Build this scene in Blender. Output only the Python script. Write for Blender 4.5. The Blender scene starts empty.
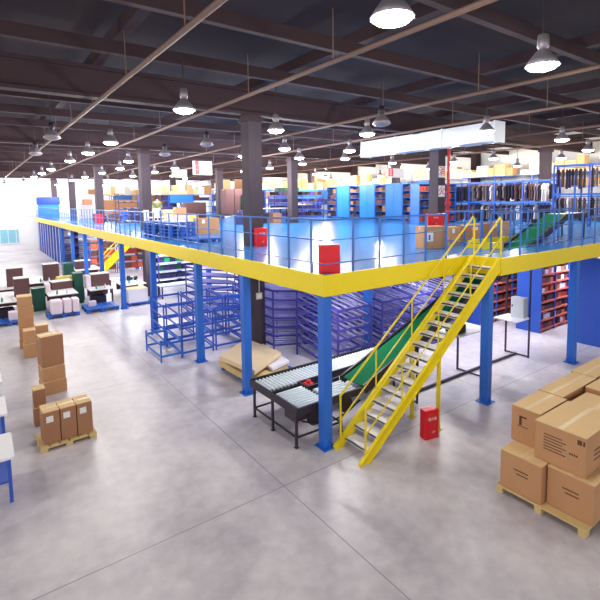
import bpy, math, random
from math import sin, cos, pi, radians
from mathutils import Vector, Matrix
rnd = random.Random(7)
C = bpy.context.scene.collection

# ------------------------------------------------------------------ materials
def lin(c):
    c /= 255.0
    return c / 12.92 if c <= 0.04045 else ((c + 0.055) / 1.055) ** 2.4
MATS = {}
def mat(name, rgb, rough=0.55, metal=0.0, var=0.06, scale=6.0, emit=0.0, spec=0.5, bump=0.0):
    if name in MATS: return MATS[name]
    m = bpy.data.materials.new(name); m.use_nodes = True
    nt = m.node_tree; b = nt.nodes['Principled BSDF']
    col = (lin(rgb[0]), lin(rgb[1]), lin(rgb[2]), 1)
    b.inputs['Base Color'].default_value = col
    b.inputs['Roughness'].default_value = rough
    b.inputs['Metallic'].default_value = metal
    b.inputs['Specular IOR Level'].default_value = spec
    if emit:
        b.inputs['Emission Color'].default_value = col
        b.inputs['Emission Strength'].default_value = emit
    elif var:
        tc = nt.nodes.new('ShaderNodeTexCoord')
        n = nt.nodes.new('ShaderNodeTexNoise'); n.inputs['Scale'].default_value = scale; n.inputs['Detail'].default_value = 4
        r = nt.nodes.new('ShaderNodeMapRange'); r.inputs['To Min'].default_value = 1 - var; r.inputs['To Max'].default_value = 1 + var
        h = nt.nodes.new('ShaderNodeHueSaturation'); h.inputs['Color'].default_value = col
        nt.links.new(tc.outputs['Object'], n.inputs['Vector'])
        nt.links.new(n.outputs['Fac'], r.inputs['Value']); nt.links.new(r.outputs['Result'], h.inputs['Value'])
        nt.links.new(h.outputs['Color'], b.inputs['Base Color'])
        if bump:
            bp = nt.nodes.new('ShaderNodeBump'); bp.inputs['Strength'].default_value = bump
            nt.links.new(n.outputs['Fac'], bp.inputs['Height']); nt.links.new(bp.outputs['Normal'], b.inputs['Normal'])
    MATS[name] = m
    return m
yel = mat('yellow_paint', (236, 212, 10), .38, var=.03)
blu = mat('blue_paint', (38, 106, 205), .4, var=.05)
blud = mat('deep_blue_paint', (44, 88, 188), .45, var=.05)
vio = mat('violet_blue_steel', (58, 54, 142), .4, var=.12, scale=3)
trk = mat('roller_track_steel', (158, 156, 212), .35, .2, var=.15, scale=9)
cyanb = mat('light_blue_panel', (40, 130, 215), .5, var=.04)
railm = mat('railing_paint', (58, 112, 190), .3, .2, var=.03)
red = mat('red_lacquer', (222, 18, 32), .35, var=.03)
wht = mat('white_laminate', (236, 234, 238), .5, var=.03)
whtp = mat('white_paint', (240, 242, 245), .6, var=.02)
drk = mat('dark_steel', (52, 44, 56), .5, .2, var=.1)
blk = mat('black_rubber', (24, 22, 26), .7, var=.1)
conc = mat('column_paint', (68, 57, 66), .8, var=.08, scale=2)
concd = mat('roof_steel', (60, 42, 48), .85, var=.15, scale=1)
pipe = mat('brown_conduit', (112, 88, 78), .7, var=.08)
roofm = mat('roof_panel', (40, 26, 36), .95, var=.2, scale=.6)
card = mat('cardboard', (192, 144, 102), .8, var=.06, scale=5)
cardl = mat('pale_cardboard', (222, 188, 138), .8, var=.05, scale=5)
cardd = mat('brown_cardboard', (166, 118, 86), .85, var=.08, scale=5)
cardk = mat('dark_brown_board', (98, 68, 70), .85, var=.08, scale=4)
tape = mat('packing_tape', (224, 196, 150), .35, var=.03)
paper = mat('paper_label', (238, 236, 232), .7, var=.01)
ink = mat('dark_print', (92, 62, 44), .8, var=0)
wood = mat('pale_wood_board', (226, 200, 160), .7, var=.05, scale=3)
wood2 = mat('pallet_wood', (212, 184, 128), .8, var=.1, scale=6)
pblu = mat('blue_pallet_plastic', (20, 92, 190), .5, var=.06)
grn = mat('green_plastic', (8, 78, 64), .5, var=.08)
grnb = mat('green_belt', (10, 104, 66), .85, var=.06, scale=2, spec=.15)
grnl = mat('bright_green_plastic', (20, 160, 112), .45, var=.05)
pink = mat('white_pink_sack', (238, 222, 232), .8, var=.04)
galv = mat('galvanised_duct', (226, 230, 234), .35, .15, var=.12, scale=1.2)
rollm = mat('roller_steel', (226, 236, 242), .35, .1, var=.06)
tread = mat('aluminium_tread', (240, 236, 236), .55, .0, var=.06)
glow = mat('lamp_glow', (255, 250, 235), emit=22)
glowd = mat('lamp_diffuser_off', (150, 140, 150), .5)
tube = mat('tube_glow', (255, 250, 245), emit=9)
refl = mat('lamp_reflector', (150, 144, 152), .4, .4)
redgoods = mat('red_book_cover', (176, 62, 48), .6, var=.15)
orng = mat('orange_carton', (214, 104, 66), .7, var=.12)
winf = mat('window_daylight', (255, 255, 255), emit=1.6)
winb = mat('blue_window_glass', (130, 190, 210), .3, var=.04)
clothA = mat('black_cloth', (40, 32, 44), .9, var=.2)
clothB = mat('grey_cloth', (128, 118, 132), .9, var=.15)
clothC = mat('brown_cloth', (104, 66, 62), .9, var=.15)
clothD = mat('white_cloth', (224, 222, 230), .9, var=.05)
clothE = mat('navy_cloth', (50, 48, 96), .9, var=.15)
yelb = mat('yellow_sack', (220, 200, 116), .7, var=.08)
warm = mat('warm_lit_carton', (250, 220, 162), .8, var=.08)  # warm lamp glow put into the carton colour

def floor_mat():
    m = bpy.data.materials.new('polished_concrete'); m.use_nodes = True
    nt = m.node_tree; b = nt.nodes['Principled BSDF']; N = nt.nodes.new; L = nt.links.new
    tc = N('ShaderNodeTexCoord')
    n1 = N('ShaderNodeTexNoise'); n1.inputs['Scale'].default_value = .55; n1.inputs['Detail'].default_value = 8; n1.inputs['Roughness'].default_value = .65
    n2 = N('ShaderNodeTexNoise'); n2.inputs['Scale'].default_value = 5; n2.inputs['Detail'].default_value = 6
    L(tc.outputs['Object'], n1.inputs['Vector']); L(tc.outputs['Object'], n2.inputs['Vector'])
    cr = N('ShaderNodeValToRGB'); e = cr.color_ramp.elements
    e[0].position = .32; e[0].color = (lin(178), lin(171), lin(180), 1); e[1].position = .68; e[1].color = (lin(218), lin(212), lin(215), 1)
    mx = N('ShaderNodeMath'); mx.operation = 'MULTIPLY_ADD'; mx.inputs[1].default_value = .35
    L(n2.outputs['Fac'], mx.inputs[0]); L(n1.outputs['Fac'], mx.inputs[2])
    sb = N('ShaderNodeMath'); sb.operation = 'SUBTRACT'; sb.inputs[1].default_value = .17; L(mx.outputs[0], sb.inputs[0]); L(sb.outputs[0], cr.inputs[0])
    # slab joints
    sx = N('ShaderNodeSeparateXYZ'); L(tc.outputs['Object'], sx.inputs[0])
    outs = []
    for ax, off in (('X', 1.2), ('Y', .4)):
        a = N('ShaderNodeMath'); a.operation = 'ADD'; a.inputs[1].default_value = off + 600; L(sx.outputs[ax], a.inputs[0])
        d = N('ShaderNodeMath'); d.operation = 'MODULO'; d.inputs[1].default_value = 6.0; L(a.outputs[0], d.inputs[0])
        g = N('ShaderNodeMath'); g.operation = 'LESS_THAN'; g.inputs[1].default_value = .018; L(d.outputs[0], g.inputs[0]); outs.append(g)
    mm = N('ShaderNodeMath'); mm.operation = 'MAXIMUM'; L(outs[0].outputs[0], mm.inputs[0]); L(outs[1].outputs[0], mm.inputs[1])
    mixc = N('ShaderNodeMixRGB'); mixc.inputs[2].default_value = (lin(152), lin(145), lin(153), 1)
    L(mm.outputs[0], mixc.inputs[0]); L(cr.outputs[0], mixc.inputs[1]); L(mixc.outputs[0], b.inputs['Base Color'])
    rr = N('ShaderNodeMapRange'); rr.inputs['To Min'].default_value = .22; rr.inputs['To Max'].default_value = .48
    L(n1.outputs['Fac'], rr.inputs['Value']); L(rr.outputs[0], b.inputs['Roughness'])
    return m
def deck_mat():
    m = mat('blue_deck_floor', (58, 134, 212), .19, var=.07, scale=1.2, bump=.04, spec=.13)
    return m

# ------------------------------------------------------------------ mesh builder
class MB:
    def __init__(s): s.v = []; s.f = []; s.sm = []
    def add(s, vs, fs, smooth=False):
        o = len(s.v); s.v += [tuple(v) for v in vs]; s.f += [tuple(i + o for i in f) for f in fs]; s.sm += [smooth] * len(fs); return s
    def box(s, x0, x1, y0, y1, z0, z1, M=None):
        vs = [Vector((x, y, z)) for z in (z0, z1) for y in (y0, y1) for x in (x0, x1)]
        if M is not None: vs = [M @ v for v in vs]
        return s.add(vs, [(0, 2, 3, 1), (4, 5, 7, 6), (0, 1, 5, 4), (2, 6, 7, 3), (0, 4, 6, 2), (1, 3, 7, 5)])
    def bar(s, p, q, w, h=None, up=(0, 0, 1)):
        p = Vector(p); q = Vector(q); h = h or w; d = (q - p).normalized(); u = Vector(up)
        if abs(d.dot(u)) > .98: u = Vector((1, 0, 0))
        r = d.cross(u).normalized(); t = r.cross(d).normalized()
        vs = [a + r * (sx * w / 2) + t * (sz * h / 2) for a in (p, q) for sz in (-1, 1) for sx in (-1, 1)]
        return s.add(vs, [(0, 1, 3, 2), (4, 6, 7, 5), (0, 4, 5, 1), (2, 3, 7, 6), (0, 2, 6, 4), (1, 5, 7, 3)])
    def tube(s, pts, r, n=8):
        for a, b in zip(pts, pts[1:]):
            a = Vector(a); b = Vector(b); d = (b - a).normalized(); u = Vector((0, 0, 1)) if abs(d.z) < .9 else Vector((1, 0, 0))
            x = d.cross(u).normalized(); y = x.cross(d).normalized()
            vs = [c + x * (r * cos(2 * pi * k / n)) + y * (r * sin(2 * pi * k / n)) for c in (a, b) for k in range(n)]
            s.add(vs, [(k, (k + 1) % n, n + (k + 1) % n, n + k) for k in range(n)], True)
            s.add([vs[k] for k in range(n)], [tuple(range(n))]); s.add([vs[n + k] for k in range(n)], [tuple(reversed(range(n)))])
        return s
    def lathe(s, cx, cy, prof, n=16):
        vs = [(cx + r * cos(2 * pi * k / n), cy + r * sin(2 * pi * k / n), z) for r, z in prof for k in range(n)]
        fs = [(j * n + k, j * n + (k + 1) % n, (j + 1) * n + (k + 1) % n, (j + 1) * n + k) for j in range(len(prof) - 1) for k in range(n)]
        return s.add(vs, fs, True)
    def prism(s, poly, z0, z1):
        n = len(poly); vs = [(x, y, z0) for x, y in poly] + [(x, y, z1) for x, y in poly]
        return s.add(vs, [tuple(reversed(range(n))), tuple(range(n, 2 * n))] + [(k, (k + 1) % n, n + (k + 1) % n, n + k) for k in range(n)])
    def build(s, name, m, parent=None, bevel=0):
        me = bpy.data.meshes.new(name); me.from_pydata(s.v, [], s.f); me.materials.append(m)
        me.polygons.foreach_set('use_smooth', s.sm); me.update()
        o = bpy.data.objects.new(name, me); C.objects.link(o)
        if parent is not None: o.parent = parent
        if bevel:
            md = o.modifiers.new('bevel', 'BEVEL'); md.width = bevel; md.segments = 2; md.limit_method = 'ANGLE'
        return o
def tag(o, label, cat, group=None, kind=None):
    if kind: o['kind'] = kind
    if label: o['label'] = label
    if cat: o['category'] = cat
    if group: o['group'] = group
    return o
def thing(name, label, cat, loc=(0, 0, 0), rz=0, group=None):
    o = bpy.data.objects.new(name, None); o.empty_display_size = .1; C.objects.link(o)
    o.location = loc; o.rotation_euler = (0, 0, rz)
    return tag(o, label, cat, group)
def struct(name, mb, m, label=None, cat=None):
    o = mb.build(name, m); o['kind'] = 'structure'
    return tag(o, label, cat)
def kids(o): return list(o.children)
def dup(root, loc, rz=0, label=None, group=None, scale=None):
    r = root.copy(); C.objects.link(r); r.location = loc; r.rotation_euler = (0, 0, rz)
    if scale: r.scale = scale
    if label: r['label'] = label
    if group: r['group'] = group
    for ch in kids(root):
        c = ch.copy(); C.objects.link(c); c.parent = r
        for g in kids(ch):
            d = g.copy(); C.objects.link(d); d.parent = c
    return r
def text(name, s, size, m, parent, loc, rot, ext=.002, bold=0.0):
    cu = bpy.data.curves.new(name, 'FONT'); cu.body = s; cu.size = size; cu.extrude = ext; cu.align_x = 'CENTER'; cu.align_y = 'CENTER'; cu.offset = bold
    t = bpy.data.objects.new(name + '_tmp', cu); C.objects.link(t)
    dg = bpy.context.evaluated_depsgraph_get(); dg.update()
    me = bpy.data.meshes.new_from_object(t.evaluated_get(dg)); C.objects.unlink(t); bpy.data.objects.remove(t)
    me.materials.clear(); me.materials.append(m)
    o = bpy.data.objects.new(name, me); C.objects.link(o); o.location = loc; o.rotation_euler = rot
    if parent is not None: o.parent = parent
    return o

# ------------------------------------------------------------------ hall shell
DZ = 3.28; BZ = 2.9; W = .767
XR = 25.2; YE = 47.4; XL = -16.0; YN = -16.0
o = struct('floor', MB().box(XL, XR, YN, YE, -.2, 0), floor_mat(), 'pale grey polished concrete floor with joints', 'floor')
struct('wall_far', MB().box(XL, XR + .3, YE, YE + .3, 0, 9), whtp, 'white far end wall of the hall', 'wall')
struct('wall_right', MB().box(XR, XR + .3, YN, YE, 0, 9), whtp, 'white long wall behind the upper racks', 'wall')
struct('ceiling', MB().box(XL, XR + .3, YN, YE + .3, 8.6, 8.8), roofm, 'dark roof of the hall', 'ceiling')
w = struct('window_1', MB().box(-6.5, -1.4, YE - .06, YE, 4.55, 5.95), winf, 'bright white window high on the far end wall', 'window')
mb = MB().box(-6.6, -1.3, YE - .09, YE - .06, 5.95, 6.03).box(-6.6, -1.3, YE - .09, YE - .06, 4.47, 4.55).box(-1.4, -1.3, YE - .09, YE - .06, 4.5, 6)
mb.build('window_frame', whtp, w)
w = struct('window_2', MB().box(-6.5, -1.4, YE - .06, YE, .75, 2.1), winb, 'pale blue window low on the far end wall', 'window')
mb = MB().box(-6.6, -1.3, YE - .1, YE - .06, 2.1, 2.18).box(-6.6, -1.3, YE - .1, YE - .06, .67, .75).box(-1.4, -1.3, YE - .1, YE - .06, .7, 2.14)
for k in range(8): mb.box(-6.4 + k * .68, -6.36 + k * .68, YE - .09, YE - .06, .75, 2.1)
mb.build('window_frame', whtp, w)
struct('trim_1', MB().box(XL, 0, YE - .05, YE, 3.35, 3.43), mat('wall_trim_grey', (196, 204, 214)), 'thin grey rail along the far end wall', 'trim')
# roof beams
ntrim = 2
def trim(mb, m, label):
    global ntrim
    o = struct('trim_%d' % ntrim, mb, m, label, 'roof beam'); ntrim += 1
    return o
ROWS = (-4.2, 5.8, 16.3, 26.3, 36.3, 46.5)
COLX = (1.9, 10.7, 19.7)
for y in ROWS[1:] + (-4.2,):
    mb = MB().box(XL, XR, y - .16, y + .16, 7.18, 7.26).box(XL, XR, y - .16, y + .16, 7.85, 7.93).box(XL, XR, y - .02, y + .02, 7.26, 7.85)
    trim(mb, concd, 'dark steel roof girder over a row of columns')
for a, b in zip(ROWS, ROWS[1:]):
    for k in (1, 2, 3):
        y = a + (b - a) * k / 4
        trim(MB().box(XL, XR, y - .07, y + .07, 7.55, 7.8), concd, 'thin dark cross beam under the roof')
for x in (-13, -7, -2.4, 1.9, 6.3, 10.7, 15.2, 19.7, 23.5):
    trim(MB().box(x - .11, x + .11, YN, YE, 7.93, 8.2), concd, 'dark lengthways purlin under the roof')
for x, z in ((-2.45, 7.05), (.25, 7.05), (4.6, 7.05), (7.8, 7.02), (12.6, 7.05), (17.2, 7.05)):
    mb = MB().tube([(x, YN, z), (x, YE - .2, z)], .045)
    for k in range(-5, 16): mb.tube([(x, k * 3.0, z), (x, k * 3.0, 7.95)], .012, 5)
    trim(mb, pipe, 'brown pipe run hanging below the roof')

# concrete columns standing on the ground floor and passing through the deck
cw = .23
first = None
desc = {(1.9, 5.8): 'square grey column with the red fire box on its foot, nearest to the camera',
        (1.9, 16.3): 'square grey column behind the stacked blue pallets, second along the long railing',
        (1.9, 26.3): 'square grey column beyond the second, with a small red box at its foot',
        (1.9, 36.3): 'thin far grey column in the long railing row, fourth from the camera',
        (1.9, 46.5): 'farthest grey column of the long row, against the far white wall',
        (10.7, 5.8): 'grey column with two red lettered signs and a red pipe',
        (10.7, 16.3): 'grey column right of the white work table on the deck',
        (10.7, 26.3): 'slim grey column behind the hanging white sign with red lettering',
        (10.7, 36.3): 'slim dark column left of the small pale hanging sign',
        (10.7, 46.5): 'far slim column beside the second column in the picture',
        (19.7, 5.8): 'dark column right of the clothes rails at the rear',
        (19.7, 16.3): 'dark column behind the small hanging sign with red marks',
        (19.7, 26.3): 'dark column rising behind the green crate shelf'}
for x in COLX:
    for y in ROWS:
        if y < 0 and x < 19: continue
        t = thing('concrete_column', desc.get((x, y), 'far dark column of the rear row standing against the white wall'), 'column', (x, y, 0), 0, 'hall columns')
        MB().box(-cw, cw, -cw, cw, 0, 7.18).build('shaft', conc, t, .015)
        MB().box(-cw - .05, cw + .05, -cw - .05, cw + .05, 6.98, 7.12).build('capital', concd, t)
for (x, y) in ((24.8, 13.3), (24.8, 26.3), (24.8, 36.3)):
    t = thing('wall_column', 'dark pilaster standing against the long white rear wall', 'column', (x, y, 0), 0, 'pilasters on the rear wall')
    MB().box(-.22, .35, -.22, .22, 0, 7.9).build('shaft', concd, t)

# ------------------------------------------------------------------ mezzanine
mz = thing('mezzanine', 'raised blue deck with yellow edge beams, blue columns and blue railing', 'mezzanine')
XE = 25.1; YB = 45.6; XS = 4.44
OX0, OX1, OY0, OY1 = 6.0, 8.6, .1, 1.12          # opening for the belt conveyor
mb = MB()
mb.box(.08, XE, OY1, YB, BZ + .02, DZ).box(.08, OX0, .0 + .06, OY1, BZ + .02, DZ).box(OX1, XE, 0, OY1, BZ + .02, DZ)
mb.box(XS + .06, XE, -W + .06, .0, BZ + .02, DZ).box(OX0, OX1, 0, OY0, BZ + .02, DZ)
mb.build('deck_floor', deck_mat(), mz)
def beam(x0, x1, y0, y1, nm='edge_beam'):
    b = MB().box(x0, x1, y0, y1, BZ, DZ + .012)
    return b.build(nm, yel, mz, .006)
beam(0, .08, 0, YB); beam(.08, XS + .0, 0, .06); beam(XS, XS + .06, -W, 0.06); beam(XS + .06, XE, -W, -W + .06)
MB().box(OX0, OX1, OY1, OY1 + .03, DZ, DZ + .2).box(OX0 - .03, OX0, OY0, OY1, DZ, DZ + .2).build('opening_kerb', yel, mz)
cols = [(0.11, y) for y in (.13, 3.14, 5.91, 9.99, 14.19, 18.13, 22.1, 26.2, 30.3)]
cols += [(4.15, y) for y in (3.14, 5.91, 9.99, 14.19, 18.13, 26.2)] + [(8.35, y) for y in (3.14, 5.91, 9.99, 14.19)]
cols += [(4.2, -.6), (8.35, -W + .13)]
for x, y in cols:
    s = .095
    c = MB().box(x - s, x + s, y - s, y + s, .02, BZ).build('column', blu, mz, .01)
    b = MB().box(x - .155, x + .155, y - .155, y + .155, 0, .02)
    for dx, dy in ((1, 0), (-1, 0), (0, 1), (0, -1)):
        p, q = (x + dx * s, y + dy * s), (x + dx * .145, y + dy * .145)
        e = .008
        px, py = (abs(dy) * e, abs(dx) * e)
        b.add([(p[0] - px, p[1] - py, .02), (q[0] - px, q[1] - py, .02), (p[0] - px, p[1] - py, .2), (p[0] + px, p[1] + py, .02), (q[0] + px, q[1] + py, .02), (p[0] + px, p[1] + py, .2)],
              [(0, 1, 2), (3, 5, 4), (0, 3, 4, 1), (1, 4, 5, 2), (0, 2, 5, 3)])
    b.build('base_plate', blu, c)
# joists below the deck
for k in range(11):
    x = 2.1 * k + 1.0
    if x < XE: MB().box(x - .05, x + .05, 1.2, YB - .1, BZ - .1, BZ + .02).build('joist', blud, mz)
RH = 1.01
def railing(p, q, step, n0=0, rails=(1.01, .64, .21), posts=True):
    p = Vector(p); q = Vector(q); L = (q - p).length; d = (q - p) / L
    m = MB()
    for h in rails: m.tube([p + Vector((0, 0, h)), q + Vector((0, 0, h))], .019 if h > .9 else .012, 6)
    m.build('rail', railm, mz)
    if posts:
        n = max(1, round(L / step))
        for i in range(n0, n + 1):
            c = p + d * (L * i / n)
            MB().box(c.x - .016, c.x + .016, c.y - .016, c.y + .016, c.z, c.z + RH).build('railing_post', railm, mz)
railing((.04, .04, DZ), (.04, YB, DZ), .745, posts=False)
for k in range(60): MB().box(.024, .056, .4 + .752 * k, .432 + .752 * k, DZ, DZ + RH).build('railing_post', railm, mz)
railing((.04, .04, DZ), (3.55, .04, DZ), .7, 1)
railing((XS + .04, -W + .04, DZ), (20.5, -W + .04, DZ), .8)
railing((XS + .04, -W + .04, DZ), (XS + .04 + .01, -W + .3, DZ), .3, 1)
railing((5.3, .3, DZ), (5.3, 1.35, DZ), 1.05)
railing((5.3, 1.35, DZ), (9.6, 1.35, DZ), .85, 1)
railing((5.3, .02, DZ), (9.6, .02, DZ), .85, 1)
for z in (DZ + .0,): pass

# ------------------------------------------------------------------ staircase
st = thing('staircase', 'bright yellow steel staircase with pale metal treads climbing to the deck', 'staircase', (0, 0, 0))
sx0, sx1 = .19, XS - .03
slope = (DZ) / (sx1 - sx0)
def sz(x): return (x - sx0) * slope
for y in (-.07, -W + .03):
    m = MB()
    hh = .15
    P = [(sx0 - .03, 0), (sx0 + .16, 0), (sx1, sz(sx1) - .22), (sx1, sz(sx1) + .03), (sx1 - .05, sz(sx1) + .03), (sx0 - .03, .05)]
    n = len(P)
    m.add([(x, y - .02, z) for x, z in P] + [(x, y + .02, z) for x, z in P], [tuple(range(n)), tuple(reversed(range(n, 2 * n)))] + [(k, n + k, n + (k + 1) % n, (k + 1) % n) for k in range(n)])
    # flanges
    for (a, b) in (((sx0 - .03, .05), (sx1 - .05, sz(sx1) + .03)), ((sx0 + .16, .0), (sx1, sz(sx1) - .22))):
        yy = y + (.02 if y > -.3 else -.02)
        m.bar((a[0], yy, a[1]), (b[0], yy, b[1]), .06, .012)
    m.build('stringer', yel, st)
NT = 17
for i in range(NT):
    z = DZ * (i + 1) / (NT + 1); x = sx0 + z / slope
    MB().box(x - .03, x + .235, -W + .06, -.1, z - .035, z - .005).box(x - .03, x - .018, -W + .06, -.1, z - .05, z - .005).build('tread', tread, st)
MB().box(XS - .03, XS - .005, -W + .03, -.07, BZ - .0, DZ - .02).build('top_riser', yel, st)
for y in (-.07, -W + .03):
    off = .95
    hr = MB()
    pts = [(sx0 + .1, y, .02 + off + .0), (sx1 - .2, y, sz(sx1 - .2) + off)]
    xt = sx1
    pts = [(sx0 + .12, y, .1), (sx0 + .12, y, off + .06), (xt - .12, y, sz(xt - .12) + off - .02), (xt - .03, y, sz(xt) + off - .02), (xt + .04, y, DZ + off - .1), (xt + .05, y, DZ)]
    h = hr.tube(pts, .02, 8).build('handrail', yel, st)
    MB().tube([(sx0 + .12, y, .52), (xt + .04, y, DZ + .47)], .014, 6).build('mid_rail', yel, st)
    for x in (sx0 + 1.05, sx0 + 2.1, sx0 + 3.15): MB().tube([(x, y, sz(x) + .02), (x, y, sz(x) + off - .03)], .016, 6).build('rail_post', yel, st)
    MB().bar((2.32, y, 0), (2.32, y, sz(2.32) - .1), .06, .06).box(2.25, 2.39, y - .07, y + .07, 0, .012).build('support_leg', yel, st)

# ------------------------------------------------------------------ cartons
def carton(label, x, y, z, w, d, h, rz=0, m=card, group=None, lab=False, lines=False, top=None, seam=True, cat='cardboard box', nm='cardboard_box', origin_corner=False, bev=.008):
    t = thing(nm, label, cat, (x, y, z), rz, group)
    MB().box(-w / 2, w / 2, -d / 2, d / 2, 0, h - .008).build('box_body', m, t, bev)
    if seam:
        g = .004
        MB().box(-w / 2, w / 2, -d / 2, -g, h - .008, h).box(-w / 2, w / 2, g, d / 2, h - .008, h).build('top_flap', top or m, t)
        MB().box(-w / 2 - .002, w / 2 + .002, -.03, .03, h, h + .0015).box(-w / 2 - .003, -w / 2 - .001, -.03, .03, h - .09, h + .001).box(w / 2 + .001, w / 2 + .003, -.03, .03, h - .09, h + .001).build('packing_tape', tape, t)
    if lab:
        MB().box(-w * .32, -w * .32 + min(.13, w * .4), -d / 2 - .003, -d / 2 - .001, h * .68, h * .92).build('paper_label', paper, t)
    return t
# big cartons in the right foreground (two layers on a pallet)
bx = [  # label, x0,x1,y0,y1, z0
 ('large carton in the upper layer nearest the camera, dark printed lines on its end', 1.66, 2.72, -3.70, -2.99, .71, 1.3),
 ('large carton at the left corner of the upper layer, beside the printed one', 1.88, 2.76, -2.96, -2.50, .71, 1.3),
 ('long carton running back from the left corner carton of the upper layer', 2.79, 4.1, -2.88, -2.47, .71, 1.3),
 ('carton at the far end of the upper layer by the column foot', 4.13, 5.44, -2.86, -2.42, .71, 1.3),
 ('carton with open gap beside it, right of the long carton on top', 2.76, 3.42, -3.7, -2.99, .71, 1.26),
 ('carton in the upper layer at the right picture edge', 3.50, 4.6, -3.75, -2.93, .71, 1.32),
 ('lower layer carton sticking out at the left corner of the big stack', 1.48, 2.62, -3.2, -2.56, .12, .71),
 ('lower layer carton beneath the printed carton', 1.6, 2.62, -3.85, -3.22, .12, .71),
 ('lower layer carton under the middle of the big stack', 2.64, 3.9, -3.8, -2.56, .12, .71),
 ('lower layer carton under the far end of the big stack', 3.92, 5.4, -3.8, -2.56, .12, .71)]
for i, (lb, x0, x1, y0, y1, z0, z1) in enumerate(bx):
    w, d, h = x1 - x0, y1 - y0, z1 - z0
    t = thing('large_carton', lb, 'cardboard box', ((x0 + x1) / 2, (y0 + y1) / 2, z0 + (.003 if z0 > .5 else .001)))
    MB().box(-w / 2, w / 2, -d / 2, d / 2, 0, h - .01).build('box_body', card, t, .01)
    g = .005
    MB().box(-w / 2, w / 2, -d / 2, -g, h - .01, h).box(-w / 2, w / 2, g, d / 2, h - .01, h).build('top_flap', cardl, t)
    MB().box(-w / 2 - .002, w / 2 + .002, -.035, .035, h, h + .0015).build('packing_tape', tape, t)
    pm = MB()
    X = -w / 2 - .003
    if i == 0:
        for k in range(6): pm.box(X, X + .002, .18 - (.05 if k % 2 else 0) - .22, .22, h * .72 - k * .045, h * .72 - k * .045 + .014)
        for k in range(4): pm.box(X, X + .002, -.25 + k * .03, -.23 + k * .03, h * .45, h * .45 + .03)
        pm.build('printed_text', ink, t); pm = MB()
        pm.box(X, X + .002, -.30, -.24, h * .78, h * .9).box(X, X + .002, -.34, -.315, h * .78, h * .9)
        pm.build('printed_symbol', ink, t); pm = MB()
        for k in range(3): pm.box(-w / 4, w / 4, -d / 2 - .003, -d / 2 - .001, h * .3 + k * .07, h * .3 + k * .07 + .02)
    elif i == 1:
        pm.box(X, X + .002, -.02, .1, h * .72, h * .76).box(X, X + .002, .06, .1, h * .5, h * .76).box(X, X + .002, -.04, .12, h * .46, h * .48)
    else:
        pm.box(X, X + .002, -.12, .1, h * .6, h * .63).box(X, X + .002, -.12, .06, h * .5, h * .53)
    pm.build('printed_marking', ink, t)
def pallet(label, x, y, w, d, m=pblu, rz=0, z=0, group=None, h=.14):
    t = thing('blue_pallet' if m is pblu else 'wooden_pallet', label, 'pallet', (x, y, z), rz, group)
    mb = MB(); n = 6
    for k in range(n):
        a = -w / 2 + (w - w * .145) * k / (n - 1); mb.box(a, a + w * .145, -d / 2, d / 2, h - .025, h)
    mb.build('top_boards', m, t)
    mb = MB()
    for yy in (-d / 2, -.05, d / 2 - .1): mb.box(-w / 2, w / 2, yy, yy + .1, h - .045, h - .025)
    for yy in (-d / 2, -.05, d / 2 - .1):
        for xx in (-w / 2, -.06, w / 2 - .12): mb.box(xx, xx + .12, yy, yy + .1, .0, h - .045)
    mb.build('pallet_base', m, t)
    return t
pallet('pale wooden pallet under the big carton stack at right', 3.45, -3.17, 4.0, 1.3, wood2, h=.12)
# pallet with three cartons
pallet('pale wooden pallet carrying three upright labelled cartons', -3.81, 3.46, .98, .64, wood2, radians(3), h=.11)
for k, nm in enumerate(('left', 'middle', 'right')):
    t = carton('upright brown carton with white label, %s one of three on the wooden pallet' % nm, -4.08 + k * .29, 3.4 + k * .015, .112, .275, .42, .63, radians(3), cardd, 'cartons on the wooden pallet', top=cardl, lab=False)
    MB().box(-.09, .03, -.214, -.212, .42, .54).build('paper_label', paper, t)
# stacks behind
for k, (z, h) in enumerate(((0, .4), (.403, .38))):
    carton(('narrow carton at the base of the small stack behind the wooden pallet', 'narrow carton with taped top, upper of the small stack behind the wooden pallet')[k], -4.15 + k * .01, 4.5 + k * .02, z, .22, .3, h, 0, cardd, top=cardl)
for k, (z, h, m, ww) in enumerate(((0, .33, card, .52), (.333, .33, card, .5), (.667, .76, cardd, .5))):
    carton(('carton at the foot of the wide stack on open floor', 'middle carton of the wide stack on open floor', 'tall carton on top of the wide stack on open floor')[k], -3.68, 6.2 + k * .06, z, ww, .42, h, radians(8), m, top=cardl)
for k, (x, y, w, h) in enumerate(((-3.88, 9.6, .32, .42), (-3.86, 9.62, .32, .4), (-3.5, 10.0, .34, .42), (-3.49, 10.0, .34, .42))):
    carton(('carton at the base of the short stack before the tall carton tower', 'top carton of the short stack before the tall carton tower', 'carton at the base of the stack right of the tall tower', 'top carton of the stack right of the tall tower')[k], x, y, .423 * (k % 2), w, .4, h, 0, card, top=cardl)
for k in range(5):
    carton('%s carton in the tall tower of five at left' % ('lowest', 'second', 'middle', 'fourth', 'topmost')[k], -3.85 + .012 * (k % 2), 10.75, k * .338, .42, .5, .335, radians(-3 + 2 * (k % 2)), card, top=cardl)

# near white benches at the left picture edge
for k, (y0, y1) in enumerate(((1.8, 2.73), (3.58, 4.54), (5.44, 6.16))):
    t = thing('work_table', ('white topped work table with blue legs at bottom left edge', 'white topped table with blue legs, second from the camera at left edge', 'white topped table with blue legs, third from the camera at left edge')[k], 'table', (-5.32, (y0 + y1) / 2, 0))
    hd = (y1 - y0) / 2
    MB().box(-.6, .58, -hd, hd, .71, .75).build('table_top', wht, t, .005)
    for sx in (-.54, .5):
        for sy in (-hd + .06, hd - .06): MB().box(sx - .025, sx + .025, sy - .025, sy + .025, 0, .71).build('leg', blud, t)
    MB().box(-.5, .48, -hd + .1, hd - .1, .3, .33).build('lower_shelf', blud, t)

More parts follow.
